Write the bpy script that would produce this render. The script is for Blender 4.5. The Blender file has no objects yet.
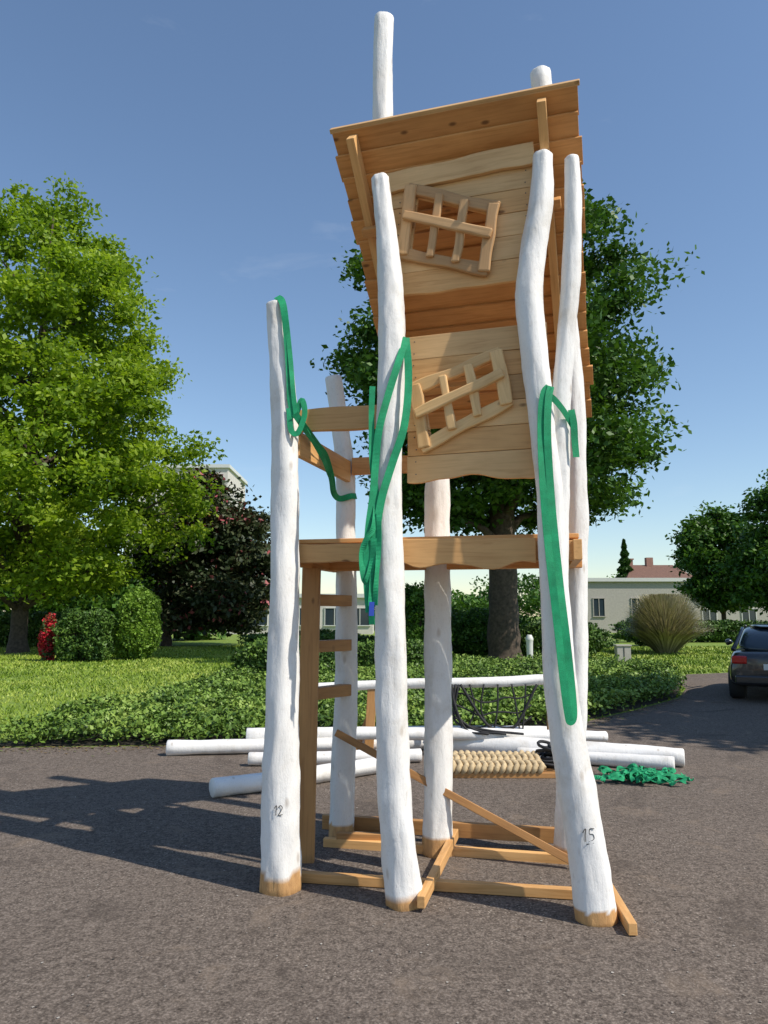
import bpy, math, random
import numpy as np
from mathutils import Vector, Matrix, noise
random.seed(7); RNG=np.random.default_rng(11)
S=bpy.context.scene
COL=S.collection
# ------------------------------------------------------------------ materials
def newmat(name):
    m=bpy.data.materials.new(name); m.use_nodes=True
    nt=m.node_tree; nt.nodes.clear()
    out=nt.nodes.new('ShaderNodeOutputMaterial'); b=nt.nodes.new('ShaderNodeBsdfPrincipled')
    nt.links.new(b.outputs[0],out.inputs[0])
    return m,nt,b,out
def N(nt,t,**k):
    n=nt.nodes.new(t)
    for a,v in k.items(): setattr(n,a,v)
    return n
def ramp(nt,fac,stops):
    r=N(nt,'ShaderNodeValToRGB'); e=r.color_ramp.elements
    while len(e)<len(stops): e.new(0.5)
    for i,(p,c) in enumerate(stops):
        e[i].position=p; e[i].color=(c[0],c[1],c[2],1)
    nt.links.new(fac,r.inputs[0]); return r.outputs[0]
def noisetex(nt,vec,scale,detail=4,rough=.55,dist=0):
    n=N(nt,'ShaderNodeTexNoise'); n.inputs['Scale'].default_value=scale
    n.inputs['Detail'].default_value=detail; n.inputs['Roughness'].default_value=rough
    n.inputs['Distortion'].default_value=dist
    if vec is not None: nt.links.new(vec,n.inputs['Vector'])
    return n.outputs[0]
def mapping(nt,src,scale=(1,1,1)):
    m=N(nt,'ShaderNodeMapping'); m.inputs['Scale'].default_value=scale
    nt.links.new(src,m.inputs['Vector']); return m.outputs[0]
def mix(nt,fac,a,b,mode='MIX'):
    m=N(nt,'ShaderNodeMix',data_type='RGBA',blend_type=mode)
    for s,v in ((m.inputs[0],fac),(m.inputs[6],a),(m.inputs[7],b)):
        if isinstance(v,(int,float)): s.default_value=v
        elif isinstance(v,tuple): s.default_value=(v[0],v[1],v[2],1)
        else: nt.links.new(v,s)
    return m.outputs[2]
def bump(nt,b,h,strength=.3,dist=.01):
    n=N(nt,'ShaderNodeBump'); n.inputs['Strength'].default_value=strength; n.inputs['Distance'].default_value=dist
    nt.links.new(h,n.inputs['Height']); nt.links.new(n.outputs[0],b.inputs['Normal'])
def plain(name,c,rough=.6,metal=0,var=.15,scale=6):
    m,nt,b,o=newmat(name); tc=N(nt,'ShaderNodeTexCoord')
    f=noisetex(nt,tc.outputs['Object'],scale,5)
    col=ramp(nt,f,[(.3,tuple(x*(1-var) for x in c)),(.7,tuple(min(1,x*(1+var)) for x in c))])
    nt.links.new(col,b.inputs['Base Color']); b.inputs['Roughness'].default_value=rough; b.inputs['Metallic'].default_value=metal
    return m
def wood(name,light,dark,rough=.6):
    m,nt,b,o=newmat(name); tc=N(nt,'ShaderNodeTexCoord'); oi=N(nt,'ShaderNodeObjectInfo')
    off=N(nt,'ShaderNodeVectorMath',operation='MULTIPLY_ADD')
    comb=N(nt,'ShaderNodeCombineXYZ')
    for i in range(3): nt.links.new(oi.outputs['Random'],comb.inputs[i])
    nt.links.new(comb.outputs[0],off.inputs[0]); off.inputs[1].default_value=(37,19,11)
    nt.links.new(tc.outputs['Object'],off.inputs[2])
    v=mapping(nt,off.outputs[0],(1.6,28,14))
    g=noisetex(nt,v,1.6,6,.6,.8)
    v2=mapping(nt,off.outputs[0],(2.2,3.5,2.2)); k=noisetex(nt,v2,1.2,3)
    c=ramp(nt,g,[(.28,dark),(.52,light),(.8,tuple(min(1,x*1.12) for x in light))])
    c=mix(nt,.35,c,ramp(nt,k,[(.3,tuple(x*.75 for x in dark)),(.65,light)]))
    vo=N(nt,'ShaderNodeTexVoronoi'); vo.inputs['Scale'].default_value=1.0
    nt.links.new(mapping(nt,off.outputs[0],(3.2,6.5,2)),vo.inputs['Vector'])
    kn=ramp(nt,vo.outputs['Distance'],[(.05,(1,1,1)),(.11,(0,0,0))])
    c=mix(nt,kn,c,tuple(x*.45 for x in dark))
    rv=ramp(nt,oi.outputs['Random'],[(0,(.80,.75,.68)),(.5,(.95,.92,.88)),(1,(1.1,1.1,1.08))])
    c=mix(nt,1.0,c,rv,'MULTIPLY')
    nt.links.new(c,b.inputs['Base Color']); b.inputs['Roughness'].default_value=rough
    bump(nt,b,g,.25,.004)
    return m
WOOD=wood('larch_wood',(.74,.43,.175),(.54,.27,.085))
WOODP=wood('pale_larch_wood',(.80,.52,.25),(.60,.34,.13))
WOODR=wood('roof_board_wood',(.72,.37,.13),(.52,.23,.065))
WOODB=wood('brown_timber',(.48,.25,.09),(.30,.135,.045))
def paintmat():
    m,nt,b,o=newmat('white_painted_log'); tc=N(nt,'ShaderNodeTexCoord'); 
    v=tc.outputs['Object']
    g=noisetex(nt,mapping(nt,v,(20,20,4)),1.5,8,.68,.4)
    d=noisetex(nt,v,3.2,6,.65)
    fn=noisetex(nt,mapping(nt,v,(50,50,26)),1.6,5,.7)
    c=ramp(nt,d,[(.28,(.62,.58,.52)),(.45,(.77,.75,.72)),(.7,(.82,.81,.79))])
    st=ramp(nt,g,[(.26,(.52,.46,.38)),(.38,(1,1,1))])
    c=mix(nt,.6,c,st,'MULTIPLY')
    c=mix(nt,.5,c,ramp(nt,fn,[(.25,(.68,.66,.62)),(.45,(1,1,1))]),'MULTIPLY')
    vo=N(nt,'ShaderNodeTexVoronoi'); vo.inputs['Scale'].default_value=1
    nt.links.new(mapping(nt,v,(7,7,3.2)),vo.inputs['Vector'])
    kn=ramp(nt,vo.outputs['Distance'],[(.05,(.6,.6,.6)),(.13,(0,0,0))])
    c=mix(nt,kn,c,(.45,.38,.31))
    at=N(nt,'ShaderNodeAttribute',attribute_name='bare')
    c=mix(nt,at.outputs['Fac'],c,ramp(nt,g,[(.3,(.38,.20,.08)),(.65,(.64,.37,.15))]))
    nt.links.new(c,b.inputs['Base Color']); b.inputs['Roughness'].default_value=.62
    ad=N(nt,'ShaderNodeMath',operation='ADD'); nt.links.new(g,ad.inputs[0]); nt.links.new(d,ad.inputs[1])
    ad2=N(nt,'ShaderNodeMath',operation='MULTIPLY_ADD'); nt.links.new(fn,ad2.inputs[0]); ad2.inputs[1].default_value=.4; nt.links.new(ad.outputs[0],ad2.inputs[2])
    bump(nt,b,ad2.outputs[0],.5,.010)
    return m
PAINT=paintmat()
def strapmat():
    m,nt,b,o=newmat('green_webbing'); tc=N(nt,'ShaderNodeTexCoord')
    f=noisetex(nt,tc.outputs['Object'],14,5); w_=noisetex(nt,tc.outputs['Object'],420,1)
    c=ramp(nt,f,[(.3,(.0,.20,.075)),(.7,(.005,.38,.15))]); c=mix(nt,.35,c,ramp(nt,w_,[(.4,(0,.12,.05)),(.6,(.02,.45,.2))]))
    nt.links.new(c,b.inputs['Base Color']); b.inputs['Roughness'].default_value=.75; bump(nt,b,w_,.4,.002); return m
STRAP=strapmat()
ROPEB=plain('black_rope',(.015,.015,.017),.7)
ROPEN=plain('natural_rope',(.50,.38,.22),.8,var=.3,scale=25)
MARK=plain('marker_ink',(.03,.03,.03),.7)
STEEL=plain('screw_steel',(.12,.11,.10),.5,.6)
def leafmat(name,stops,trans=.3):
    m,nt,b,o=newmat(name)
    at=N(nt,'ShaderNodeAttribute',attribute_name='tint')
    c=ramp(nt,at.outputs['Fac'],stops)
    nt.links.new(c,b.inputs['Base Color']); b.inputs['Roughness'].default_value=.5
    b.inputs['Specular IOR Level'].default_value=.3
    if trans>0:
        t=N(nt,'ShaderNodeBsdfTranslucent'); nt.links.new(mix(nt,1.0,c,(1.25,1.3,.6),'MULTIPLY'),t.inputs[0])
        ms=N(nt,'ShaderNodeMixShader'); ms.inputs[0].default_value=trans
        nt.links.new(b.outputs[0],ms.inputs[1]); nt.links.new(t.outputs[0],ms.inputs[2]); nt.links.new(ms.outputs[0],o.inputs[0])
    return m
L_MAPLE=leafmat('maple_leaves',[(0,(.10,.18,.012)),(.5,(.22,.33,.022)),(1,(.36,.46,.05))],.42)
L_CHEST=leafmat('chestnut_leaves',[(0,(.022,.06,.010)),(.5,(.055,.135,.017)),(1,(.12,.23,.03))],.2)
L_DARK=leafmat('dark_leaves',[(0,(.018,.035,.014)),(.6,(.05,.065,.025)),(.86,(.07,.08,.035)),(.92,(.30,.07,.08)),(1,(.36,.10,.10))],0)
L_BUSH=leafmat('bush_leaves',[(0,(.025,.06,.012)),(.5,(.07,.14,.022)),(1,(.15,.25,.04))],0)
L_LIME=leafmat('bright_bush_leaves',[(0,(.09,.17,.02)),(1,(.24,.39,.045))],.2)
L_RED=leafmat('red_flowers',[(0,(.06,.12,.03)),(.3,(.06,.10,.03)),(.4,(.45,.02,.03)),(1,(.55,.03,.05))],0)
L_COVER=leafmat('ground_cover_leaves',[(0,(.05,.10,.015)),(.5,(.14,.235,.035)),(1,(.27,.37,.075))],0)
L_GRASS=leafmat('grass_blades',[(0,(.09,.16,.012)),(.5,(.20,.29,.028)),(1,(.36,.41,.08))],0)
L_PAMP=leafmat('pampas_blades',[(0,(.17,.17,.08)),(.5,(.36,.33,.18)),(1,(.55,.48,.32))],0)
BARK=plain('bark',(.075,.055,.04),.9,var=.45,scale=9)
# ------------------------------------------------------------------ helpers
def empty(name):
    e=bpy.data.objects.new(name,None); COL.objects.link(e); return e
def link(name,me,parent=None,mat=None):
    o=bpy.data.objects.new(name,me); COL.objects.link(o)
    if parent: o.parent=parent
    if mat: me.materials.append(mat)
    return o
def smooth(me,on=True): me.polygons.foreach_set('use_smooth',[on]*len(me.polygons))
def cr(pts,n):
    P=[np.array(p,float) for p in pts]; P=[2*P[0]-P[1]]+P+[2*P[-1]-P[-2]]
    out=[]
    for i in range(1,len(P)-2):
        for k in range(n):
            t=k/n; a,b,c,d=P[i-1],P[i],P[i+1],P[i+2]
            out.append(.5*((2*b)+(c-a)*t+(2*a-5*b+4*c-d)*t*t+(3*b-a-3*c+d)*t**3))
    out.append(P[-2]); return out
class Acc:
    def __init__(s): s.v=[]; s.f=[]
    def tube(s,pts,segs=12,sub=6,wob=0.0,capr=.9,seed=0.0):
        R=cr(pts,sub) if len(pts)>2 or wob else [np.array(p,float) for p in pts]
        ax=[Vector(r[:3]) for r in R]; rad=[r[3] for r in R]
        n=len(ax); base=len(s.v)
        def T(i):
            a=ax[max(0,i-1)]; b=ax[min(n-1,i+1)]; return (b-a).normalized()
        t0=T(0); ref=Vector((1,0,0)) if abs(t0.x)<.8 else Vector((0,0,1))
        seq=[(0,capr,0.0)]+[(i,1,0.0) for i in range(n)]+[(n-1,capr,0)]
        for j,(i,sc,_) in enumerate(seq):
            t=T(i); ref=(ref-t*ref.dot(t)).normalized(); bn=t.cross(ref)
            c=ax[i].copy()
            if j==0: c=c-t*rad[i]*.12
            if j==len(seq)-1: c=c+t*rad[i]*.12
            for k in range(segs):
                a=2*math.pi*k/segs; d=ref*math.cos(a)+bn*math.sin(a)
                r=rad[i]*sc
                if wob:
                    q=c*1.7+d*.8+Vector((seed,seed*.7,0)); r*=1+wob*noise.noise(q*1.6)+wob*.55*noise.noise(q*4.5)+wob*.25*noise.noise(q*11)
                s.v.append(tuple(c+d*r))
        m=len(seq)
        for j in range(m-1):
            for k in range(segs):
                a=base+j*segs+k; b=base+j*segs+(k+1)%segs
                s.f.append((a,b,b+segs,a+segs))
        s.f.append(tuple(base+k for k in reversed(range(segs))))
        s.f.append(tuple(base+(m-1)*segs+k for k in range(segs)))
        return s
    def box(s,c,d,rot=0):
        b=len(s.v); cx,cy,cz=c; hx,hy,hz=d[0]/2,d[1]/2,d[2]/2; ca,sa=math.cos(rot),math.sin(rot)
        for x in(-hx,hx):
            for y in(-hy,hy):
                for z in(-hz,hz): s.v.append((cx+x*ca-y*sa,cy+x*sa+y*ca,cz+z))
        for f in((0,1,3,2),(4,6,7,5),(0,4,5,1),(2,3,7,6),(0,2,6,4),(1,5,7,3)): s.f.append(tuple(b+i for i in f))
        return s
    def mesh(s,name,parent=None,mat=None,sm=True,bevel=0):
        me=bpy.data.meshes.new(name); me.from_pydata(s.v,[],s.f); me.update(); smooth(me,sm)
        o=link(name,me,parent,mat)
        if bevel:
            b=o.modifiers.new('b','BEVEL'); b.width=bevel; b.segments=2; b.limit_method='ANGLE'
        return o
def pole(name,pts,parent,mat=PAINT,foot=0.0,wob=.14,segs=32,seed=0):
    a=Acc().tube(pts,segs,14,wob,.9,seed); o=a.mesh(name,parent,mat)
    me=o.data; at=me.attributes.new('bare','FLOAT','POINT')
    vals=[]
    for v in me.vertices:
        h=foot+.02*noise.noise(v.co*6)+.008*noise.noise(v.co*40)
        vals.append(1.0 if (foot>0 and v.co.z<h) else 0.0)
    at.data.foreach_set('value',vals)
    return o
def plank(name,A,B,w,th,nrm,mat,parent,wav=0.0,bev=.004,cut=None,wavside=2,fq=5):
    A=Vector(A);B=Vector(B); x=(B-A); L=x.length; x.normalize()
    n=Vector(nrm); n=(n-x*n.dot(x)).normalized(); y=n.cross(x)
    K=max(1,int(L/.04)) if wav else 1
    top=[];bot=[]; sd=random.random()*50
    for i in range(K+1):
        u=L*i/K
        top.append((u,w/2+(wav*noise.noise(Vector((u*fq,sd,0))) if wavside in(1,2) else 0)))
        bot.append((u,-w/2+(wav*noise.noise(Vector((u*fq,sd,9))) if wavside in(0,2) else 0)))
    V=[];F=[]
    for (u,t),(_,b) in zip(top,bot):
        V+=[(u,b,-th/2),(u,t,-th/2),(u,t,th/2),(u,b,th/2)]
    for i in range(K):
        a=4*i
        for k in range(4): F.append((a+k,a+4+k,a+4+(k+1)%4,a+(k+1)%4))
    F.append((0,1,2,3)); F.append((4*K+3,4*K+2,4*K+1,4*K))
    me=bpy.data.meshes.new(name); me.from_pydata(V,[],F); me.update()
    o=link(name,me,parent,mat)
    o.matrix_world=Matrix((( x.x,y.x,n.x,A.x),(x.y,y.y,n.y,A.y),(x.z,y.z,n.z,A.z),(0,0,0,1)))
    if cut is not None:
        bpy.context.view_layer.update()
        md=o.modifiers.new('c','BOOLEAN'); md.object=cut; md.operation='DIFFERENCE'; md.solver='EXACT'
        dg=bpy.context.evaluated_depsgraph_get(); me2=bpy.data.meshes.new_from_object(o.evaluated_get(dg))
        o.modifiers.clear(); o.data=me2
        if not me2.materials: me2.materials.append(mat)
    if bev:
        b=o.modifiers.new('b','BEVEL'); b.width=bev; b.segments=2; b.limit_method='ANGLE'; b.angle_limit=.7
    return o
def ribbon(name,pts,w,mat,parent,face=(0,-1,0),twist=0,th=.004,tw2=.45):
    R=cr(pts,8); ax=[Vector(r[:3]) for r in R]; n=len(ax); V=[];F=[]
    f0=Vector(face)
    for i in range(n):
        t=(ax[min(n-1,i+1)]-ax[max(0,i-1)]).normalized()
        wd=t.cross(f0)
        if wd.length<.15: wd=t.cross(Vector((1,0,.3)))
        wd.normalize(); 
        ang=twist*math.sin(i*.35)+tw2*noise.noise(ax[i]*5); wd=Matrix.Rotation(ang,3,t)@wd
        nn=t.cross(wd).normalized()
        for a,b in((-1,-1),(1,-1),(1,1),(-1,1)): V.append(tuple(ax[i]+wd*a*w/2+nn*b*th/2))
    for i in range(n-1):
        for k in range(4): F.append((4*i+k,4*i+(k+1)%4,4*i+4+(k+1)%4,4*i+4+k))
    F.append((3,2,1,0)); F.append((4*n-4,4*n-3,4*n-2,4*n-1))
    me=bpy.data.meshes.new(name); me.from_pydata(V,[],F); me.update(); 
    return link(name,me,parent,mat)
def leafmesh(name,C,size,tint,mat,parent=None,up=.3,aspect=.6):
    n=len(C); C=np.asarray(C,float)
    a=RNG.normal(size=(n,3)); a/=np.linalg.norm(a,axis=1)[:,None]
    nr=RNG.normal(size=(n,3)); nr[:,2]+=up*3; 
    b=np.cross(nr,a); b/=np.linalg.norm(b,axis=1)[:,None]+1e-9
    a=np.cross(b,nr); a/=np.linalg.norm(a,axis=1)[:,None]+1e-9
    sz=(size*(.6+.8*RNG.random(n)))[:,None]
    V=np.empty((n,4,3)); V[:,0]=C-a*sz*.5; V[:,1]=C+b*sz*.5*aspect+a*sz*.08; V[:,2]=C+a*sz*.5; V[:,3]=C-b*sz*.5*aspect+a*sz*.08
    me=bpy.data.meshes.new(name); me.vertices.add(4*n); me.loops.add(4*n); me.polygons.add(n)
    me.vertices.foreach_set('co',V.ravel()); me.loops.foreach_set('vertex_index',np.arange(4*n,dtype=np.int32))
    me.polygons.foreach_set('loop_start',np.arange(0,4*n,4,dtype=np.int32)); me.polygons.foreach_set('loop_total',np.full(n,4,dtype=np.int32))
    me.update(calc_edges=True)
    at=me.attributes.new('tint','FLOAT','POINT'); at.data.foreach_set('value',np.repeat(np.clip(tint,0,1),4).astype(np.float32))
    return link(name,me,parent,mat)
def tree(name,base,profile,mat,nclus,nleaf,lsize,trunk_r,clus_r=1.2,lean=(0,0),seed=1,centerx=0,lobe=.24,lob2=.14):
    rg=np.random.default_rng(seed); e=empty(name); e.location=base
    zs=np.array([p[0] for p in profile]); rs=np.array([p[1] for p in profile])
    zz=np.linspace(zs[0],zs[-1],200); rr=np.interp(zz,zs,rs); cdf=np.cumsum(rr**1.5+.05); cdf/=cdf[-1]
    cl=[]
    while len(cl)<nclus:
        z=np.interp(rg.random(),cdf,zz); r=np.interp(z,zs,rs); th=rg.random()*2*math.pi
        lob=1+lobe*noise.noise(Vector((math.cos(th)*1.5,math.sin(th)*1.5,z*.28+seed*3.1)))+lob2*noise.noise(Vector((math.cos(th)*4,math.sin(th)*4,z*.8+seed)))
        rad=r*lob*(rg.random()**.40)
        p=(centerx+rad*math.cos(th),rad*math.sin(th),z)
        if noise.noise(Vector(p)*.42+Vector((seed*7.3,0,0)))<-.22: continue   # gaps in the crown
        cl.append(p)
    cl=np.array(cl)
    a=Acc(); z0=zs[0]; zt=zs[-1]
    trunk=[(0,0,-.1,trunk_r*1.35),(0,0,.5,trunk_r*1.05),(lean[0]*.3,lean[1]*.3,z0*.6,trunk_r*.9),(lean[0],lean[1],z0+(zt-z0)*.25,trunk_r*.7),(lean[0]*.8+centerx*.5,lean[1],z0+(zt-z0)*.6,trunk_r*.35),(centerx,0,z0+(zt-z0)*.93,trunk_r*.08)]
    a.tube(trunk,12,5,.15,seed=seed)
    for i in rg.choice(nclus,min(nclus,50),replace=False):
        c=cl[i]; h=max(z0*.75,c[2]-.45*math.hypot(c[0],c[1])-rg.random()*1.0); h=min(h,z0+(zt-z0)*.75)
        f=(h-z0)/(zt-z0); r=trunk_r*(.32*(1-f)+.08)
        s=np.array([lean[0]*.8,lean[1]*.8,h]); m=s*.5+c*.5+np.array([0,0,.3]); m+=rg.normal(size=3)*.25
        a.tube([(*s,r),(*m,r*.6),(*c,r*.15)],6,4)
    a.mesh('trunk_and_limbs',e,BARK)
    P=[];Tn=[]
    for c in cl:
        k=int(nleaf*(.5+rg.random())); R=clus_r*(.55+.8*rg.random())
        d=rg.normal(size=(k,3)); d/=np.linalg.norm(d,axis=1)[:,None]
        q=d*(rg.random((k,1))**.5)*R*np.array([1,1,.5])*(1+np.clip(.22*rg.normal(size=(k,1)),-.4,.4)) 
        q[:,2]-=.14*(q[:,0]**2+q[:,1]**2)/R
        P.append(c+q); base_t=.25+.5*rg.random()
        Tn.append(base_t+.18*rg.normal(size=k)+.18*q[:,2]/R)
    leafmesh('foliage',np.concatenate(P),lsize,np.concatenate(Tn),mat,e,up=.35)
    return e
def bush(name,c,r,mat,n,ls,seed=0,box=False):
    rg=np.random.default_rng(seed+50); e=empty(name); e.location=(c[0],c[1],0)
    d=rg.normal(size=(n,3)); d/=np.linalg.norm(d,axis=1)[:,None]
    if box: d=np.sign(d)*np.abs(d)**.55; 
    l=np.array([1+.26*noise.noise(Vector(x)*2.2+Vector((seed,0,0)))+.14*noise.noise(Vector(x)*6) for x in d])[:,None]
    q=d*l*(rg.random((n,1))**.22)*np.array(r)*(.78 if box else 1)
    q[:,2]=q[:,2]+r[2]*.85
    q=q[q[:,2]>0]; t=np.array([noise.noise(Vector(x)*2.5) for x in q])*.5+.45+.15*rg.normal(size=len(q))
    leafmesh('foliage',q,ls,t,mat,e,up=.2)
    a=Acc()
    for i in range(6):
        an=i*1.05; a.tube([(0,0,0,.03),(math.cos(an)*r[0]*.3,math.sin(an)*r[1]*.3,r[2]*.7,.02),(math.cos(an)*r[0]*.6,math.sin(an)*r[1]*.6,r[2]*1.3,.008)],5,3)
    a.mesh('stems',e,BARK)
    return e
# ------------------------------------------------------------------ ground
def grassground():
    m,nt,b,o=newmat('grass'); tc=N(nt,'ShaderNodeTexCoord'); v=tc.outputs['Object']
    f=noisetex(nt,v,.35,8,.7); g=noisetex(nt,v,9,4,.7)
    c=ramp(nt,f,[(.3,(.09,.16,.014)),(.5,(.17,.26,.026)),(.7,(.26,.32,.06))])
    c=mix(nt,.5,c,ramp(nt,g,[(.3,(.07,.12,.014)),(.7,(.25,.34,.05))]))
    nt.links.new(c,b.inputs['Base Color']); b.inputs['Roughness'].default_value=.9; bump(nt,b,g,.8,.05); return m
def asphalt():
    m,nt,b,o=newmat('asphalt'); tc=N(nt,'ShaderNodeTexCoord'); v=tc.outputs['Object']
    f=noisetex(nt,v,.55,7,.62); fine=noisetex(nt,v,75,2,.7); med=noisetex(nt,v,20,8,.8)
    c=ramp(nt,f,[(.3,(.096,.076,.062)),(.55,(.130,.104,.086)),(.75,(.17,.138,.115))])
    c=mix(nt,.65,c,ramp(nt,fine,[(.34,(.026,.021,.017)),(.5,(.125,.100,.083)),(.66,(.36,.30,.25))]))
    c=mix(nt,.42,c,ramp(nt,med,[(.40,(.040,.031,.025)),(.60,(.23,.187,.155))]))
    vo=N(nt,'ShaderNodeTexVoronoi'); vo.inputs['Scale'].default_value=42; nt.links.new(v,vo.inputs['Vector'])
    sp=ramp(nt,vo.outputs['Distance'],[(.14,(1,1,1)),(.26,(0,0,0))])
    sel=ramp(nt,noisetex(nt,v,1.3,5,.7),[(.46,(.10,.10,.10)),(.64,(.9,.9,.9))])
    c=mix(nt,mix(nt,1.0,sp,sel,'MULTIPLY'),c,(.40,.34,.28))
    s2=ramp(nt,noisetex(nt,v,2.3,6,.7,.6),[(.57,(0,0,0)),(.68,(.5,.5,.5))])
    c=mix(nt,s2,c,(.235,.18,.135))
    s3=ramp(nt,noisetex(nt,v,.9,4,.6,1.5),[(.32,(.5,.5,.5)),(.44,(0,0,0))])
    c=mix(nt,s3,c,(.07,.056,.047))
    nt.links.new(c,b.inputs['Base Color']); b.inputs['Roughness'].default_value=.95; b.inputs['Specular IOR Level'].default_value=.15
    bump(nt,b,mix(nt,.5,fine,med),.85,.010); return m
def sheet(name,poly,z,mat):
    me=bpy.data.meshes.new(name); me.from_pydata([(x,y,z) for x,y in poly],[],[tuple(range(len(poly)))]); me.update()
    return link(name,me,None,mat)
sheet('lawn_ground',[(-1500,-600),(1500,-600),(1500,2500),(-1500,2500)],0,grassground())
edge=[(-40,9.0),(-14,9.1),(-8,9.2),(-5,9.35),(-2,9.55),(0,9.8),(1.4,10.3),(2.7,11.2),(4.3,13.0),(5.8,14.9),(6.7,16.8),(7.2,19.0),(8.3,20.8),(12,22.4),(20,23.5),(60,25)]
AS=sheet('asphalt_pavement',[(60,25)]+list(reversed(edge))[1:]+[(-40,-40),(60,-40)],.004,asphalt())
cover=[(-4.9,9.42),(-2,9.6),(0,9.86),(1.35,10.36),(2.65,11.25),(4.25,13.05),(5.75,14.95),(6.6,16.85),(7.1,18.9),(6.4,21),(2.5,21.6),(-1,20.6),(-2.9,18),(-3.9,14.8),(-4.4,12.2)]
SOIL=plain('soil',(.035,.03,.018),.95,var=.4)
sheet('planting_bed',cover,.008,SOIL)
def inpoly(x,y,poly):
    r=np.zeros(len(x),bool); j=len(poly)-1
    for i in range(len(poly)):
        xi,yi=poly[i];xj,yj=poly[j]
        c=((yi>y)!=(yj>y))&(x<(xj-xi)*(y-yi)/(yj-yi+1e-12)+xi); r^=c; j=i
    return r
n=330000; x=RNG.uniform(-5.4,7.4,n)+RNG.normal(size=n)*.03; y=RNG.uniform(9.3,21.8,n); k=inpoly(x+RNG.normal(size=n)*.08,y+.05+RNG.normal(size=n)*.09,cover); x=x[k];y=y[k]
keep=RNG.random(len(x))<np.clip(1.25-(y-9.5)/14,.35,1); x=x[keep];y=y[keep]
h=np.array([.25+.016*(b-9.5)+.16*noise.noise(Vector((a*.8,b*.8,0)))+.18*noise.noise(Vector((a*3,b*3,5))) for a,b in zip(x,y)])
z=h*(RNG.random(len(x))**.4)+.02
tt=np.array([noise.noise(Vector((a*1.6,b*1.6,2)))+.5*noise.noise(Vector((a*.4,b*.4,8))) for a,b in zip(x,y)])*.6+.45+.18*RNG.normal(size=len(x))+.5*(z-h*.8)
leafmesh('ground_cover_plants',np.stack([x,y,z],1),.07,tt,L_COVER,up=.4)
# grass blades
n=210000; x=RNG.uniform(-24,20,n); y=9.1+ (RNG.random(n)**1.5)*30; k=~inpoly(x,y,cover); 
ey=np.interp(x,[e[0] for e in edge],[e[1] for e in edge]); k&=(y>ey+.02+.12*RNG.random(n)); k&=np.abs(x)<y*.62+1; x=x[k];y=y[k]
n=len(x); hh=(.025+.045*RNG.random(n))*(1+.9*np.array([noise.noise(Vector((a*.5,b*.5,7))) for a,b in zip(x,y)]))*(1+(y-9)/60)
an=RNG.random(n)*6.283; w=.010*(1+(y-9)/7); B=np.stack([x,y,np.zeros(n)],1)
V=np.empty((n,3,3)); dx=np.stack([np.cos(an),np.sin(an),0*an],1)*w[:,None]; V[:,0]=B-dx;V[:,1]=B+dx
V[:,2]=B+np.stack([RNG.normal(size=n)*.5*hh,RNG.normal(size=n)*.5*hh,hh],1)
me=bpy.data.meshes.new('grass'); me.vertices.add(3*n);me.loops.add(3*n);me.polygons.add(n)
me.vertices.foreach_set('co',V.ravel());me.loops.foreach_set('vertex_index',np.arange(3*n,dtype=np.int32))
me.polygons.foreach_set('loop_start',np.arange(0,3*n,3,dtype=np.int32));me.polygons.foreach_set('loop_total',np.full(n,3,dtype=np.int32));me.update(calc_edges=True)
tt=np.array([noise.noise(Vector((a*.35,b*.35,3)))+.6*noise.noise(Vector((a*1.3,b*1.3,6))) for a,b in zip(x,y)])*.6+.5+.2*RNG.normal(size=n)
at=me.attributes.new('tint','FLOAT','POINT');at.data.foreach_set('value',np.repeat(np.clip(tt,0,1),3).astype(np.float32))
link('grass',me,None,L_GRASS)
n=3200
x=RNG.uniform(-7,7,n); y=1.2+RNG.random(n)*8.2; C=np.stack([x,y,np.full(n,.009)],1)
leafmesh('loose_grit',C,.012,RNG.random(n),leafmat('grit',[(0,(.05,.04,.03)),(.5,(.22,.19,.16)),(1,(.45,.41,.36))],0),up=4,aspect=.9)
n=1500; x=RNG.uniform(-7,6.5,n); ey=np.interp(x,[e[0] for e in edge],[e[1] for e in edge]); y=ey-np.abs(RNG.normal(size=n))*.22
leafmesh('leaf_litter',np.stack([x,y,np.full(n,.014)],1),.04,RNG.random(n),leafmat('litter',[(0,(.07,.045,.02)),(.6,(.20,.13,.06)),(1,(.12,.17,.04))],0),up=2)
# ------------------------------------------------------------------ tower
T=empty('playground_tower')
pole('post_a',[(-.613,4.63,0,.118),(-.617,4.63,.51,.112),(-.622,4.63,1.09,.102),(-.621,4.63,1.7,.09),(-.627,4.63,2.33,.085),(-.645,4.63,2.98,.08),(-.69,4.63,3.4,.068),(-.717,4.63,3.63,.06)],T,foot=.10,seed=1)
pole('post_b',[(.117,4.40,0,.105),(.063,4.42,.56,.098),(.041,4.42,1.12,.092),(.036,4.42,1.69,.088),(.024,4.42,2.3,.086),(.031,4.42,2.73,.084),(.05,4.42,3.24,.083),(.044,4.42,3.57,.08),(.025,4.43,3.9,.07),(-.026,4.45,4.41,.056)],T,foot=.06,seed=5)
pole('post_c',[(1.132,4.2,0,.112),(1.111,4.21,.237,.108),(1.061,4.22,.6,.1),(1.017,4.23,.92,.096),(.989,4.24,1.24,.09),(.977,4.25,1.58,.084),(.971,4.25,1.92,.078),(.965,4.25,2.27,.074),(.945,4.25,2.56,.073),(.924,4.25,2.87,.075),(.898,4.26,3.18,.08),(.882,4.27,3.49,.083),(.9075,4.28,3.75,.08),(.974,4.29,4.14,.074),(1.0,4.3,4.47,.06)],T,foot=.07,seed=9,wob=.1)
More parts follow.
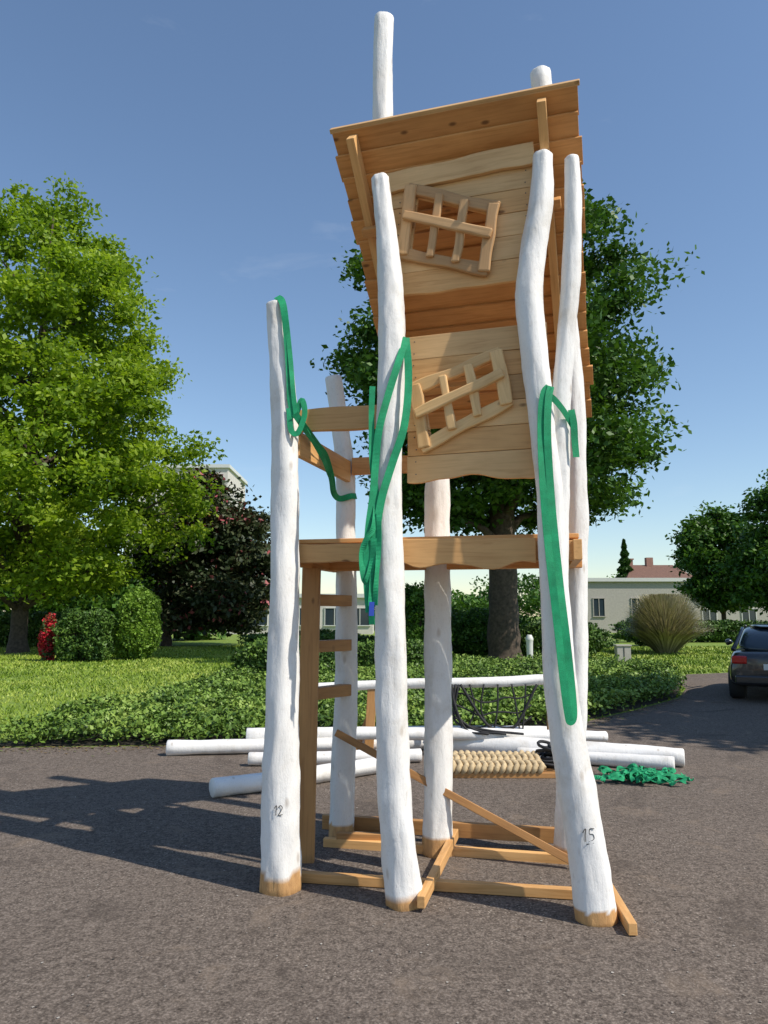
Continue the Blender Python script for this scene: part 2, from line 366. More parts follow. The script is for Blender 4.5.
pole('post_c_fork',[(1.0,4.27,1.75,.055),(1.025,4.3,2.2,.06),(1.041,4.3,2.45,.058),(1.061,4.3,2.88,.056),(1.112,4.3,3.32,.056),(1.158,4.3,3.77,.056),(1.179,4.3,4.17,.052),(1.183,4.3,4.45,.045)],T,seed=12)
pole('post_d',[(-.307,5.57,0,.09),(-.303,5.57,.29,.088),(-.279,5.57,.99,.082),(-.284,5.57,1.72,.078),(-.29,5.57,2.475,.073),(-.315,5.57,2.87,.07),(-.398,5.57,3.44,.062)],T,foot=.13,seed=15)
pole('post_e',[(.365,5.28,0,.1),(.369,5.28,.355,.098),(.376,5.28,1.02,.095),(.383,5.28,1.71,.093),(.384,5.28,2.2,.09),(.384,5.28,2.64,.085)],T,foot=.13,seed=19)
pole('post_g',[(.10,5.05,0,.085),(.05,5.05,.9,.083),(.035,5.05,1.9,.08),(.03,5.05,2.8,.08),(.04,5.05,3.6,.078),(.01,5.05,4.5,.077),(-.01,5.05,5.2,.076),(0,5.05,6.1,.072)],T,foot=.1,seed=29)
pole('post_f',[(1.218,5.17,0,.09),(1.237,5.17,.38,.086),(1.30,5.17,1.03,.08),(1.339,5.17,1.71,.075),(1.365,5.17,2.41,.072),(1.37,5.17,3.14,.07),(1.30,5.17,4.5,.075),(1.197,5.15,5.72,.078)],T,foot=.1,seed=23)
EX=Vector((.958,-.287,0)).normalized(); OUT=Vector((-.287,-.958,0)).normalized(); UP=Vector((0,0,1))
def F(s,z,off=0): return Vector((.05,4.62,0))+EX*s+OUT*off+UP*z
def quadcut(q,inset):
    c=sum((Vector(p) for p in q),Vector((0,0)))/4; q=[(Vector(p)-c)*inset+c for p in q]
    V=[F(p.x,p.y,.3) for p in q]+[F(p.x,p.y,-.3) for p in q]
    me=bpy.data.meshes.new('cut'); me.from_pydata([tuple(v) for v in V],[],[(0,1,2,3),(7,6,5,4),(0,4,5,1),(1,5,6,2),(2,6,7,3),(3,7,4,0)]); me.update()
    import bmesh; bm=bmesh.new(); bm.from_mesh(me); bmesh.ops.recalc_face_normals(bm,faces=bm.faces); bm.to_mesh(me); bm.free()
    o=bpy.data.objects.new('cut',me); COL.objects.link(o); bpy.context.view_layer.update(); return o
WU=[(.15,4.39),(.69,4.17),(.62,3.76),(.09,3.95)]
WL=[(.165,3.03),(.685,3.20),(.74,2.89),(.225,2.655)]
cu=quadcut(WU,.84); cl_=quadcut(WL,.84)
SC=Acc()
def panel(pref,z0,z1,nb,s0,s1,cut,mats,wv):
    hgt=(z1-z0)/nb
    for i in range(nb):
        zc=z0+hgt*(i+.5); t=random.uniform(-.003,.003)
        plank(f'{pref}_board_{i+1}',F(s0+random.uniform(-.012,.008),zc+t,random.uniform(-.002,.002)),F(s1,zc-t*.5),hgt-.003,.028,OUT,mats[i%len(mats)],T,wav=wv if i==0 else .0,cut=cut,wavside=0,bev=.003,fq=4)
        for ss in (s0+.06,s1-.08):
            for dz in(-.04,.04):
                p=F(ss+random.uniform(-.01,.01),zc+dz,.013); SC.tube([(p.x,p.y,p.z,.004),(p.x+OUT.x*.003,p.y+OUT.y*.003,p.z,.004)],8,1)
panel('upper_wall',3.67,4.44,5,.0,.97,cu,[WOOD,WOODP,WOODP],.02)
plank('upper_wall_header',F(-.02,4.46,.032),F(.95,4.50,.032),.14,.03,OUT,WOODP,T,wav=.015)
panel('lower_wall',2.44,3.385,6,.10,.99,cl_,[WOODP,WOOD,WOODP],.07)
for o in (cu,cl_): bpy.data.objects.remove(o,do_unlink=True)
SC.mesh('wall_screws',T,STEEL)
def lattice(pref,q,mat):
    q=[Vector(p) for p in q]; UL,UR,LR,LL=q
    def bar(nm,a,b,w,off,th=.035,e=.03):
        d=(b-a).normalized()*e; a=a-d;b=b+d
        plank(f'{pref}_{nm}',F(a.x,a.y,off),F(b.x,b.y,off),w,th,OUT,mat,T,wav=.014,bev=.010)
    bar('frame_top',UL,UR,.075,.036);bar('frame_bottom',LL,LR,.08,.036)
    bar('frame_left',UL,LL,.078,.052,e=.02);bar('frame_right',UR,LR,.075,.052,e=.02)
    for i,f in enumerate((.35,.66)): bar(f'upright_{i}',UL.lerp(UR,f),LL.lerp(LR,f),.056,.060,e=.0)
    bar('crossbar',UL.lerp(LL,.47),UR.lerp(LR,.47),.062,.085,e=.02)
lattice('upper_window',WU,wood('window_wood_dark',(.62,.38,.18),(.42,.23,.095))); lattice('lower_window',WL,wood('window_wood',(.80,.53,.25),(.60,.35,.14)))
# roof
R0=Vector((-.341,4.555,4.79)); DN=Vector((.287*1.7,.958*1.7,-1.62)).normalized(); RN=EX.cross(DN).normalized()
def R(a,d,h=0): return R0+EX*a+DN*d+RN*h
nb=16; pitch=2.35/nb
for i in range(nb):
    d=pitch*(i+.5); tl=.16; wd=(DN*math.cos(tl)+RN*math.sin(tl)); nn=EX.cross(wd)
    plank(f'roof_board_{i+1}',R(random.uniform(-.02,.01),d,.02),R(1.58+random.uniform(-.012,.02),d,.02),pitch+.03,.022,nn,WOODR,T,bev=.003)
plank('roof_front_trim',R(-.02,-.02,.03),R(1.6,-.02,.03),.05,.03,DN,WOODP,T)
for a in(.14,1.37):
    plank('rafter',R(a,.02,-.055),R(a,2.3,-.055),.055,.11,RN,WOOD,T)
for d in(.62,1.9): plank('purlin',R(.1,d,-.14),R(1.45,d,-.14),.06,.07,RN,WOODR,T)
# platform
plank('platform_front_beam',(-.56,4.73,1.995),(1.17,4.37,1.985),.115,.06,(0,-1,0),WOOD,T,wav=.012)
plank('platform_front_fascia',(.1,4.535,1.99),(.9,4.37,1.98),.155,.04,(0,-1,0),WOOD,T,wav=.05,wavside=0)
plank('platform_back_beam',(-.4,5.44,1.99),(1.35,5.04,1.99),.13,.06,(0,-1,0),WOODR,T)
plank('platform_side_beam',(-.62,4.77,1.985),(-.36,5.6,1.985),.12,.05,(1,0,0),WOODR,T)
plank('platform_side_beam_2',(1.13,4.3,1.985),(1.32,5.25,1.985),.12,.05,(1,0,0),WOOD,T)
for i in range(7):
    f=(i+.5)/7; a=Vector((-.6,4.76,2.075)).lerp(Vector((-.37,5.5,2.075)),f); b=Vector((1.16,4.38,2.075)).lerp(Vector((1.33,5.15,2.075)),f)
    plank(f'floor_board_{i+1}',a,b,.105,.028,UP,WOODR,T)
# rails
plank('front_rail',(-.56,4.66,2.845),(.0,4.55,2.85),.15,.045,(0,-1,0),WOOD,T,wav=.008)
plank('side_rail',(-.56,4.66,2.70),(-.27,5.5,2.68),.16,.04,(-1,.3,0),WOOD,T)
plank('back_rail',(-.24,5.5,2.72),(.42,5.36,2.72),.13,.04,(0,-1,0),WOODR,T)
# ladder
plank('ladder_stile',(-.52,5.12,.0),(-.50,5.12,1.93),.125,.06,(0,-1,0),WOODB,T)
for i,zr in enumerate((1.71,1.39,1.07)):
    plank(f'ladder_rung_{i+1}',(-.53,5.16,zr),(-.27,5.50,zr),.09,.08,UP,WOODB,T)
# ground braces
plank('brace_front',(-.73,4.79,.035),(1.17,4.46,.035),.055,.055,(0,-1,0),WOOD,T)
plank('brace_back',(-.45,5.72,.10),(1.4,5.32,.10),.10,.05,(0,-1,0),WOODB,T)
plank('brace_back_low',(-.42,5.46,.03),(1.32,5.06,.03),.06,.05,(0,-1,0),WOOD,T)
plank('brace_diagonal',(-.34,5.42,.78),(1.2,4.98,.05),.05,.03,(0,-1,.1),WOODB,T)
plank('brace_middle',(.50,5.45,.09),(.20,4.27,.06),.065,.045,(1,-.3,0),WOOD,T)
plank('brace_side',(1.25,3.97,.04),(1.36,5.3,.05),.06,.045,(-1,0,0),WOOD,T)
plank('brace_short',(-.33,5.44,.05),(.1,5.40,.05),.10,.05,(0,-1,0),WOODB,T)
# marker numbers
def strokes(name,org,right,sl,sc):
    a=Acc()
    for s in sl: a.tube([(org[0]+right[0]*p[0]*sc,org[1]+right[1]*p[0]*sc-.0,org[2]+p[1]*sc,.0022) for p in s],6,4)
    return a.mesh(name,T,MARK)
D1=[[(0,.7),(.25,1),(.2,.5),(.18,0)]]
D2=[[(.45,.8),(.65,1),(.85,.8),(.7,.4),(.45,0),(.9,.08)]]
D5=[[(.95,1),(.6,.98),(.55,.6),(.85,.55),(.9,.2),(.5,0)],[(.3,-.2),(.9,-.1)]]
strokes('number_mark',(-.64,4.509,.45),(1,.02),D1+D2,.055)
strokes('number_mark_2',(1.05,4.108,.42),(1,0),D1+D5,.065)
# ------------------------------------------------------------------ straps
s=empty('green_lifting_strap')
ribbon('web_1',[(-.70,4.60,3.67),(-.655,4.56,3.6),(-.62,4.545,3.35),(-.60,4.545,3.1),(-.59,4.54,2.95),(-.56,4.54,2.84)],.045,STRAP,s)
ribbon('web_1b',[(-.69,4.58,3.66),(-.64,4.555,3.55),(-.60,4.54,3.25),(-.575,4.535,3.0),(-.555,4.53,2.86)],.03,STRAP,s)
ribbon('web_2',[(-.56,4.54,2.84),(-.52,4.53,2.95),(-.50,4.53,2.86),(-.54,4.53,2.74),(-.585,4.535,2.76),(-.60,4.54,2.9)],.035,STRAP,s)
ribbon('web_3',[(-.56,4.52,2.86),(-.50,4.58,2.78),(-.44,4.8,2.72),(-.40,4.95,2.68),(-.375,5.2,2.58),(-.37,5.4,2.50),(-.33,5.47,2.47),(-.25,5.48,2.49),(-.21,5.54,2.5)],.045,STRAP,s)
ribbon('web_4',[(-.52,4.55,2.8),(-.42,4.75,2.66),(-.39,4.95,2.60),(-.365,5.2,2.52),(-.35,5.42,2.46)],.03,STRAP,s,twist=.6)
s=empty('green_lifting_strap')
ribbon('web_1',[(.135,4.37,3.30),(.148,4.335,3.1),(.143,4.32,2.9),(.115,4.312,2.7),(.05,4.312,2.5),(-.01,4.308,2.3),(-.045,4.308,2.1),(-.05,4.308,2.02)],.046,STRAP,s)
ribbon('web_2',[(.14,4.37,3.30),(.08,4.322,3.1),(.02,4.315,2.9),(-.03,4.318,2.7),(-.05,4.318,2.5),(-.065,4.315,2.3),(-.09,4.31,2.1),(-.10,4.31,1.85),(-.085,4.31,1.62)],.044,STRAP,s)
ribbon('web_3',[(-.07,4.34,2.98),(-.075,4.335,2.8),(-.07,4.33,2.5),(-.045,4.32,2.3),(-.06,4.3,2.12),(-.10,4.3,2.05),(-.13,4.31,1.95),(-.11,4.3,1.8),(-.07,4.3,1.9),(-.06,4.3,2.05)],.035,STRAP,s,twist=.4)
ribbon('web_4',[(-.05,4.31,2.1),(-.06,4.305,1.9),(-.075,4.3,1.7),(-.07,4.3,1.55)],.035,STRAP,s,twist=.5)
ribbon('web_5',[(-.03,4.30,2.2),(-.03,4.295,2.0),(-.045,4.29,1.8),(-.05,4.29,1.66)],.03,STRAP,s,twist=.6)
ribbon('blue_label',[(-.07,4.285,1.68),(-.072,4.283,1.60)],.03,plain('blue_label',(.02,.06,.4)),s)
s=empty('green_lifting_strap')
ribbon('web_loop',[(.958,4.15,2.92),(.925,4.15,2.87),(.905,4.15,2.7),(.902,4.14,2.4),(.918,4.125,2.0),(.946,4.10,1.6),(.972,4.09,1.25),(.988,4.08,1.08),(1.0,4.08,1.04),(1.018,4.085,1.1),(1.003,4.10,1.4),(.974,4.12,1.8),(.950,4.135,2.2),(.938,4.14,2.6),(.95,4.145,2.83),(.968,4.15,2.92)],.042,STRAP,s,tw2=.25)
ribbon('web_2',[(1.10,4.22,2.80),(1.115,4.23,2.72),(1.118,4.235,2.62),(1.125,4.24,2.52)],.04,STRAP,s)
ribbon('web_3',[(.95,4.165,2.88),(1.0,4.175,2.84),(1.06,4.21,2.78),(1.12,4.25,2.70)],.035,STRAP,s)
# ------------------------------------------------------------------ ground logs etc.
def log(pts,seed,foot=0): 
    o=pole('white_log',pts,None,seed=seed,wob=.1,segs=20); return o
log([(-2.5,8.85,.09,.085),(-1.2,9.0,.09,.08),(.5,9.2,.09,.075)],31)
log([(-1.62,9.05,.2,.085),(0,9.2,.2,.08),(1.0,9.25,.2,.08),(2.3,9.5,.16,.08)],33)
log([(-1.45,8.25,.08,.07),(-.6,8.3,.08,.07),(.4,8.45,.08,.07)],35)
log([(-1.52,6.85,.085,.085),(-.8,7.3,.09,.08),(-.02,7.9,.09,.078)],37)
log([(.75,9.0,.12,.11),(2.0,8.6,.11,.11),(3.2,8.2,.10,.095)],39)
log([(1.5,8.55,.08,.07),(2.3,8.25,.08,.07),(3.0,7.95,.08,.075)],41)
log([(-.5,8.75,.27,.07),(1.2,8.85,.24,.07),(2.6,8.95,.2,.06)],47)
log([(-1.1,9.0,.74,.055),(.2,9.0,.80,.058),(1.3,9.0,.82,.06),(2.05,9.0,.86,.058)],43)
log([(.6,9.6,.1,.09),(2.0,9.45,.1,.09),(2.7,9.4,.1,.085)],45)
tr=empty('timber_trestle')
plank('leg_1',(-.18,9.0,0),(-.14,9.0,.76),.11,.06,(0,-1,0),WOODB,tr); plank('leg_2',(-.35,9.05,0),(-.1,9.05,.6),.07,.05,(0,-1,0),WOODB,tr)
tr=empty('timber_trestle')
plank('leg_1',(1.98,9.07,0),(2.0,9.07,.8),.09,.06,(0,-1,0),WOODB,tr); plank('leg_2',(2.2,9.1,0),(2.0,9.1,.7),.07,.05,(0,-1,0),WOODB,tr)
a=Acc()
for i in range(6):
    x0=.85+i*.165; a.tube([(x0,8.94,.80,.010),(x0+.05*math.sin(i*2),8.92,.5,.010),(x0+.09*math.cos(i*3),8.88,.22,.010)],6,4)
for j in range(4):
    a.tube([(.83+.9*k/6,8.93-.01*j,.70-.15*j-.09*math.sin(math.pi*k/6)+.03*math.sin(k*2+j),.010) for k in range(7)],6,3)
for k in range(3): a.tube([(.8+.04*k,8.9,.8,.014),(.82,8.86,.6-.1*k,.014),(.95+.1*k,8.8,.3,.014),(1.2+.2*k,8.75,.26,.014)],6,4)
a.tube([(.9,8.9,.8,.016),(1.2,8.88,.35,.016),(1.5,8.88,.3,.016),(1.8,8.9,.8,.016)],6,6)
a.mesh('rope_climbing_net',None,ROPEB)
mt=empty('woven_rope_mat'); a=Acc()
for r in range(4):
    for i in range(15):
        j=random.uniform(-.006,.006); x0=.68+i*.063; y0=7.70+.095*r+j; sg=1 if r%2 else -1
        a.tube([(x0-.036,y0-.05*sg,.10,.024),(x0,y0,.14+.014*r+j,.031),(x0+.036,y0+.05*sg,.10,.024)],8,4)
a.mesh('braid',mt,ROPEN)
a=Acc()
for i in range(15): a.tube([(.65+i*.063,7.66,.045,.022),(.675+i*.063,7.63,.09,.03),(.70+i*.063,7.66,.14,.022)],8,3)
a.mesh('braid_edge',mt,ROPEN)
for i in range(3): plank(f'slat_{i}',(.55,7.68+.16*i,.03),(1.75,7.66+.16*i,.03),.07,.05,UP,WOODB,mt)
a=Acc()
for i in range(12):
    c=(1.76+.06*math.sin(i*2.1),7.95+.05*math.cos(i*1.7),.05+.02*i); r=.17-.007*i
    a.tube([(c[0]+r*math.cos(t*.7),c[1]+r*.8*math.sin(t*.7),c[2]+.02*math.sin(t+i),.016) for t in range(10)],6,3)
a.mesh('black_rope_coil',None,ROPEB)
sp=empty('green_strap_pile')
for i in range(36):
    cx,cy=random.gauss(2.5,.2),random.gauss(7.5,.1); pts=[]
    th=random.random()*6.28
    for k in range(6):
        pts.append((cx,cy,.03+random.random()*.09*max(.3,1-abs(cx-2.5)*1.6))); th+=random.uniform(-1.3,1.3); cx+=.09*math.cos(th); cy+=.06*math.sin(th)
        cx=min(2.95,max(2.1,cx)); cy=min(7.8,max(7.25,cy))
    ribbon(f'web_{i}',pts,.042,STRAP,sp,face=(0,-.5,1),twist=.9)
# ------------------------------------------------------------------ vegetation
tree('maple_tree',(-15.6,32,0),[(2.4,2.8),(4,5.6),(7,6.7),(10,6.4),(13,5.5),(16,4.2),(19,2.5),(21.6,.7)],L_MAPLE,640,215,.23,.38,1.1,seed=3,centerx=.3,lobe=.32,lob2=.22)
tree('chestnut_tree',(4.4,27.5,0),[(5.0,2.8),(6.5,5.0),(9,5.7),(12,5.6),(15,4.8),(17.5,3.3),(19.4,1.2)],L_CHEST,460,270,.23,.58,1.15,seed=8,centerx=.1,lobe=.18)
tree('red_chestnut_tree',(-11.6,40,0),[(1.0,2.0),(2.5,3.4),(5,3.6),(7,2.6),(9.2,.9)],L_DARK,170,300,.28,.26,1.1,seed=12,centerx=2.2)
tree('lime_tree',(27.3,60,0),[(2.2,1.8),(4,3.0),(6.5,3.2),(9,2.0),(10.4,.6)],L_CHEST,120,260,.36,.22,1.2,seed=15)
tree('lime_tree',(28.8,52,0),[(2.0,2.4),(4,3.8),(7,4.0),(10,2.6),(12.6,.8)],L_CHEST,150,260,.34,.25,1.3,seed=17,centerx=.6)
tree('lime_tree',(12.6,8.6,0),[(3.4,1.5),(5,3.4),(7.5,3.8),(9.5,2.4),(10.8,.6)],L_CHEST,130,220,.24,.2,1.0,seed=21)
e=empty('spruce_tree'); e.location=(29.3,90,0); a=Acc().tube([(0,0,0,.25),(0,0,6,.12),(0,0,11,.02)],8,3); a.mesh('trunk',e,BARK)
P=[]
for i in range(16000):
    z=1.5+9.3*RNG.random(); r=(11-z)*.26*(.75+.25*math.sin(z*7))*RNG.random()**.4; th=RNG.random()*6.283; P.append((r*math.cos(th),r*math.sin(th),z-.25*r))
leafmesh('needles',P,.35,RNG.random(len(P))*.35,L_CHEST,e)
P=[];Tt=[]
def belt(x0,x1,y0,y1,h0,h1,nc,nl,R):
    for i in range(nc):
        x=RNG.uniform(x0,x1);y=RNG.uniform(y0,y1);hm=h0+(h1-h0)*(.5+.5*noise.noise(Vector((x*.09,y*.02,4))))+RNG.normal()*.3; z=hm*RNG.random()**.6
        d=RNG.normal(size=(nl,3)); d/=np.linalg.norm(d,axis=1)[:,None]; q=d*(RNG.random((nl,1))**.4)*R*(.6+.7*RNG.random()); q[:,2]*=.7
        q=q+np.array([x,y,z]); P.append(q[q[:,2]>0]); Tt.append((RNG.random()*.6+.2+.12*RNG.normal(size=nl))[q[:,2]>0])
belt(-60,-21,46,52,5,9,240,150,1.8)
belt(-21,-11,47,52,2.5,6,60,150,1.5)
belt(-60,-33,85,95,3,7,60,120,2.2)
belt(14,70,92,110,3.5,8.0,220,120,2.3)
belt(-8,14,80,95,2.0,5.0,110,120,1.8)
leafmesh('distant_trees',np.concatenate(P),.5,np.concatenate(Tt),L_CHEST)
bush('clipped_shrub',(-10.6,26.5),(1.15,.8,1.1),L_BUSH,17000,.10,1,box=True)
bush('bright_shrub',(-9.1,27.6),(.85,.8,1.4),L_LIME,14000,.11,2)
bush('red_flowering_shrub',(-12.0,26.8),(.30,.35,.9),L_RED,4000,.09,3)
bush('shrub',(-2.25,16.6),(1.1,.8,.62),L_BUSH,17000,.075,4)
bush('shrub',(.2,19.5),(1.3,.8,.55),L_BUSH,13000,.08,14)
bush('tall_hedge',(1.4,25),(1.0,.9,1.6),L_CHEST,14000,.12,5,box=True)
bush('shrub',(4.2,30.5),(1.9,.9,1.0),L_CHEST,12000,.13,6)
bush('shrub',(6.8,29),(1.8,1,.8),L_BUSH,14000,.12,7)
bush('shrub',(-3.5,36),(3.2,1.2,.5),L_BUSH,14000,.15,8)
bush('shrub',(2.2,32),(2.2,1.2,1.0),L_BUSH,14000,.14,9)
bush('hedge_row',(19,46),(6,1,.8),L_BUSH,22000,.18,10,box=True)
bush('hedge_row',(30,44),(6,1,1.0),L_BUSH,22000,.18,11,box=True)
bush('shrub',(14.5,40),(1.6,1.2,1.1),L_BUSH,9000,.15,12)
bush('clipped_shrub',(-17,38),(4,1,1.0),L_BUSH,16000,.16,13)
# pampas grass
e=empty('pampas_grass'); e.location=(12.0,32,0)
V=[];Fc=[];tn=[]
for i in range(6500):
    th=random.random()*6.283; L=2.3+random.random()*1.0; an_=min(1.35,abs(random.gauss(0,.75))); w=.022+.018*random.random(); b0=len(V)
    px,py=-math.sin(th),math.cos(th); r0=.4*random.random(); t_=random.random()
    for k in range(6):
        f=k/5; r=r0+L*.72*math.sin(an_)*f*(1-.12*f); z=L*(math.cos(an_)*.6+.4)*(f*1.35-.72*f*f*(.5+.5*math.sin(an_))) ; ww=w*(1-f*.8)
        z=min(z,2.55-.1*random.random())
        V.append((r*math.cos(th)+px*ww,r*math.sin(th)+py*ww,max(z,.03)));V.append((r*math.cos(th)-px*ww,r*math.sin(th)-py*ww,max(z,.03)));tn+=[t_*.7+f*.3]*2
    for k in range(5): Fc.append((b0+2*k,b0+2*k+1,b0+2*k+3,b0+2*k+2))
me=bpy.data.meshes.new('blades');me.from_pydata(V,[],Fc);me.update();at=me.attributes.new('tint','FLOAT','POINT');at.data.foreach_set('value',tn)
link('blades',me,e,L_PAMP)
# ------------------------------------------------------------------ buildings
WALL=plain('white_render',(.55,.52,.48),.85,var=.08,scale=1.5); GREY=plain('grey_render',(.40,.375,.34),.9,var=.1)
TILE=plain('brown_roof_tiles',(.16,.085,.06),.85,var=.3,scale=8); BRICK=plain('chimney_brick',(.30,.16,.12),.9,var=.3,scale=12)
m,nt,b,o=newmat('window_glass'); b.inputs['Base Color'].default_value=(.03,.045,.06,1); b.inputs['Roughness'].default_value=.12; GLASS=m
FRAME=plain('white_frame',(.6,.6,.58),.5,var=.03)
def building(name,x0,x1,y,dep,h,floors,nwin,wall,roof=.25,rot=0,sill=.9,wh=1.3,ww=1.4,fr=None):
    e=empty(name); e.location=(x0,y,0); e.rotation_euler[2]=rot; W=x1-x0
    Acc().box((W/2,dep/2,h/2),(W,dep,h)).mesh('walls',e,wall,False)
    Acc().box((W/2,dep/2,h+roof/2),(W+.6,dep+.6,roof)).mesh('roof_edge',e,FRAME,False)
    g=Acc();f=Acc(); fh=h/floors
    for k in range(floors):
        for i in range(nwin):
            cx=W*(i+.5)/nwin; cz=k*fh+sill+wh/2
            g.box((cx,-.01,cz),(ww,.06,wh)); 
            f.box((cx,-.05,cz-wh/2-.05),(ww+.2,.16,.08)); f.box((cx,-.05,cz),(.06,.08,wh)); f.box((cx-ww/2,-.05,cz),(.07,.1,wh)); f.box((cx+ww/2,-.05,cz),(.07,.1,wh)); f.box((cx,-.05,cz+wh/2),(ww+.14,.1,.07))
    g.mesh('windows',e,GLASS,False); f.mesh('window_frames',e,fr or FRAME,False)
    return e
building('apartment_block',-38,-23.2,108,14,23.4,8,6,WALL,.5,wh=1.1,ww=1.2,fr=WALL)
building('school_building',-28,-1,66,9,3.2,1,12,WALL,.35,wh=1.5,ww=1.7,sill=.8)
building('white_bungalow',18.9,30.0,72,8,4.9,1,3,GREY,.35,sill=1.6,wh=1.7,ww=1.1,fr=GREY)
building('garage_annex',30.3,42,74,8,3.2,1,3,GREY,.25,sill=1.0)
e=empty('tiled_roof_house'); e.location=(29.0,88,0)
Acc().box((4,3,2.9),(8,6,5.8)).mesh('walls',e,WALL,False)
me=bpy.data.meshes.new('roof'); me.from_pydata([(-.4,-.4,5.8),(8.4,-.4,5.8),(8.4,6.4,5.8),(-.4,6.4,5.8),(1.5,3,7.8),(6.5,3,7.8)],[],[(0,1,5,4),(2,3,4,5),(1,2,5),(3,0,4),(3,2,1,0)]); me.update(); link('roof',me,e,TILE)
Acc().box((.9,2.4,7.0),(.8,.8,2.8)).box((.9,2.4,8.45),(1,1,.15)).box((3.6,3,8.0),(.8,.7,1.4)).mesh('chimneys',e,BRICK,False)
g=Acc()
for i in range(3): g.box((1.3+2.6*i,-.02,3.9),(1.1,.1,1.2))
g.mesh('windows',e,GLASS,False)
e=empty('electrical_box'); e.location=(8.0,25.2,0)
Acc().box((0,0,.35),(.46,.3,.5)).box((0,0,.62),(.52,.36,.05)).mesh('cabinet',e,GREY,False,.01); Acc().box((0,0,.05),(.5,.34,.1)).mesh('plinth',e,SOIL,False); Acc().box((0,-.155,.35),(.02,.02,.45)).mesh('door_seam',e,MARK,False)
e=empty('white_bollard'); e.location=(4.75,24.5,0); Acc().tube([(0,0,0,.1),(0,0,.7,.11),(0,0,.85,.13),(0,0,.98,.08)],14,3).mesh('shaft',e,FRAME)
# ------------------------------------------------------------------ car
m,nt,b,o=newmat('black_car_paint'); b.inputs['Base Color'].default_value=(.012,.013,.016,1); b.inputs['Roughness'].default_value=.3; b.inputs['Coat Weight'].default_value=.8; b.inputs['Coat Roughness'].default_value=.05; CARP=m
m,nt,b,o=newmat('tail_lamp'); b.inputs['Base Color'].default_value=(.4,.01,.01,1); b.inputs['Roughness'].default_value=.15; LAMP=m
TYRE=plain('tyre',(.02,.02,.02),.85); RIM=plain('alloy_rim',(.5,.5,.5),.35,.8)
C=empty('parked_car')
def loft(name,secs,mat,sub=2):
    V=[];Fc=[];n=len(secs[0])
    for s_ in secs: V+=s_
    for i in range(len(secs)-1):
        for k in range(n): Fc.append((i*n+k,i*n+(k+1)%n,(i+1)*n+(k+1)%n,(i+1)*n+k))
    Fc.append(tuple(reversed(range(n))));Fc.append(tuple((len(secs)-1)*n+k for k in range(n)))
    me=bpy.data.meshes.new(name);me.from_pydata(V,[],Fc);me.update();smooth(me);o=link(name,me,C,mat)
    if sub: o.modifiers.new('s','SUBSURF').levels=sub; o.modifiers['s'].render_levels=sub
    return o
def sec(y,w,zb,zt,wt): return [(-w*.92,y,zb),(w*.92,y,zb),(w,y,zb+.12),(w,y,(zb+zt)*.52),(wt,y,zt-.03),(wt*.8,y,zt),(-wt*.8,y,zt),(-wt,y,zt-.03),(-w,y,(zb+zt)*.52),(-w,y,zb+.12)]
loft('body',[sec(-2.15,.78,.34,.80,.7),sec(-2.1,.84,.28,.93,.78),sec(-1.7,.87,.24,.97,.82),sec(-.8,.88,.22,.96,.84),(sec(.6,.88,.22,.94,.84)),sec(1.3,.87,.22,.90,.8),sec(1.9,.84,.26,.78,.74),sec(2.1,.76,.34,.66,.64)],CARP)
def gs(y,z0,z1,w0,w1): return [(-w0,y,z0),(w0,y,z0),(w1+.06,y,(z0+z1*2)/3),(w1,y,z1-.02),(w1*.7,y,z1),(-w1*.7,y,z1),(-w1,y,z1-.02),(-w1-.06,y,(z0+z1*2)/3)]
loft('glasshouse',[gs(-1.95,.90,.98,.72,.62),gs(-1.45,.90,1.34,.78,.58),gs(-.6,.90,1.42,.80,.60),gs(.2,.90,1.40,.80,.6),gs(1.1,.88,.95,.76,.6)],GLASS)
loft('roof_panel',[[(-.5,-1.40,1.355),(.5,-1.40,1.355),(.5,-1.40,1.385),(-.5,-1.40,1.385)],[(-.6,-.6,1.40),(.6,-.6,1.40),(.56,-.6,1.46),(-.56,-.6,1.46)],[(-.58,.2,1.38),(.58,.2,1.38),(.54,.2,1.43),(-.54,.2,1.43)]],CARP,1)
a=Acc()
for sx in(-1,1):
    a.tube([(sx*.60,-1.42,1.36,.03),(sx*.70,-1.85,1.1,.04),(sx*.76,-2.0,.96,.05)],8,4)
    a.tube([(sx*.61,.25,1.39,.025),(sx*.72,.75,1.12,.03),(sx*.78,1.1,.94,.04)],8,4)
    a.tube([(sx*.92,.75,1.0,.03),(sx*.98,.75,1.02,.07),(sx*1.04,.76,1.0,.06)],10,3)
a.mesh('pillars_and_mirrors',C,CARP)
Acc().box((0,-2.13,.42),(1.5,.12,.16)).mesh('bumper',C,CARP,False,.03)
Acc().box((0,-2.165,.66),(.52,.02,.11)).mesh('number_plate',C,FRAME,False,.003)
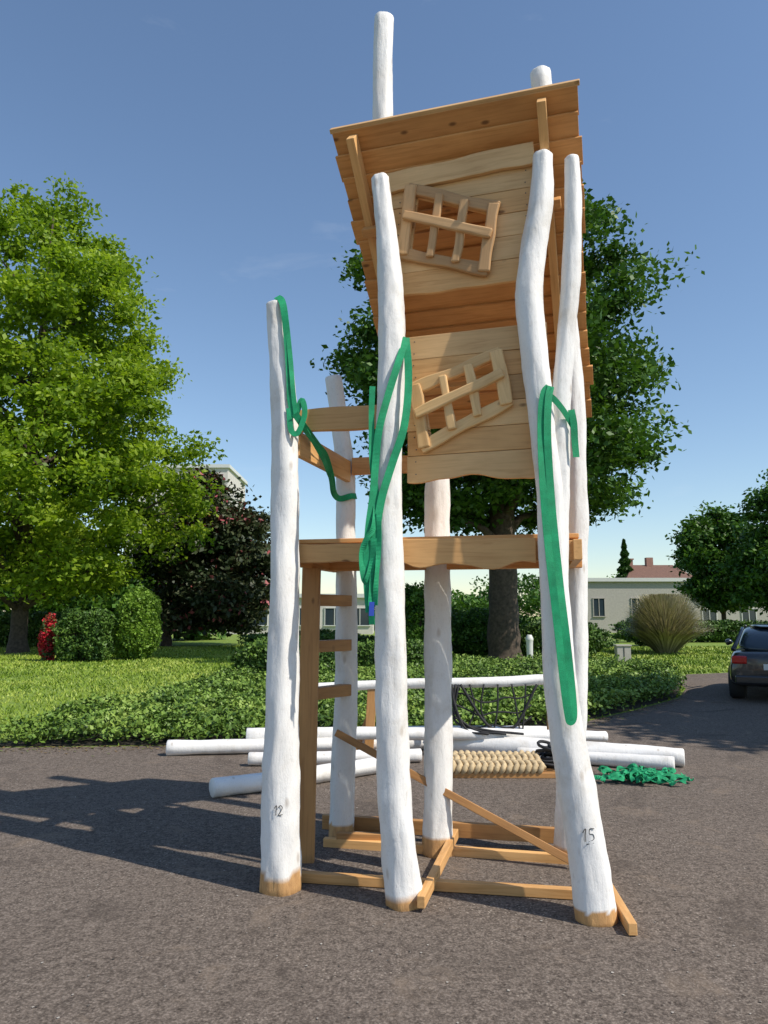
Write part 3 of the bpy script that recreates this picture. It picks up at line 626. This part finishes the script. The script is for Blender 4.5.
Acc().box((-.66,-2.10,.78),(.26,.12,.15)).box((.66,-2.10,.78),(.26,.12,.15)).mesh('tail_lamps',C,LAMP,False,.03)
a=Acc();r_=Acc()
for sx in(-1,1):
    for yy in(-1.35,1.35):
        a.tube([(sx*.64,yy,.32,.31),(sx*.86,yy,.32,.32)],24,1); r_.tube([(sx*.8,yy,.32,.19),(sx*.885,yy,.32,.2)],16,1)
a.mesh('tyres',C,TYRE); r_.mesh('rims',C,RIM)
C.location=(8.25,15.7,.004); C.rotation_euler[2]=-math.radians(28)
# ------------------------------------------------------------------ light & sky
EL=math.radians(48); hx,hy=.87,-.493
sv=Vector((hx*math.cos(EL),hy*math.cos(EL),math.sin(EL)))
sd=bpy.data.lights.new('sun','SUN'); sd.energy=5.0; sd.angle=math.radians(.5); sd.color=(1,.93,.82)
so=bpy.data.objects.new('sun',sd); COL.objects.link(so); so.rotation_euler=(-sv).to_track_quat('-Z','Y').to_euler(); so.location=(10,-10,20)
w=bpy.data.worlds.new('World'); S.world=w; w.use_nodes=True; nt=w.node_tree; bg=nt.nodes['Background']
sk=N(nt,'ShaderNodeTexSky',sky_type='NISHITA'); sk.sun_disc=False; sk.sun_elevation=EL; sk.sun_rotation=math.atan2(hx,hy); sk.air_density=1.15; sk.dust_density=.2; sk.ozone_density=3.0
tc=N(nt,'ShaderNodeTexCoord'); mp=mapping(nt,tc.outputs['Generated'],(1.6,1.6,6))
cn=noisetex(nt,mp,2.2,7,.6,.3); cf=ramp(nt,cn,[(.64,(0,0,0)),(.85,(.16,.16,.16))])
nt.links.new(mix(nt,cf,sk.outputs[0],(6.0,6.3,6.6)),bg.inputs[0]); bg.inputs[1].default_value=.15
cd=bpy.data.cameras.new('camera'); cam=bpy.data.objects.new('camera',cd); COL.objects.link(cam); S.camera=cam
cd.sensor_fit='VERTICAL'; cd.sensor_height=36; cd.lens=26.0; cd.clip_end=5000; cd.clip_start=.05
cam.location=(0,0,1.6); cam.rotation_euler=(math.radians(98),0,0)
S.view_settings.view_transform='Standard'; S.view_settings.look='None'; S.view_settings.exposure=0
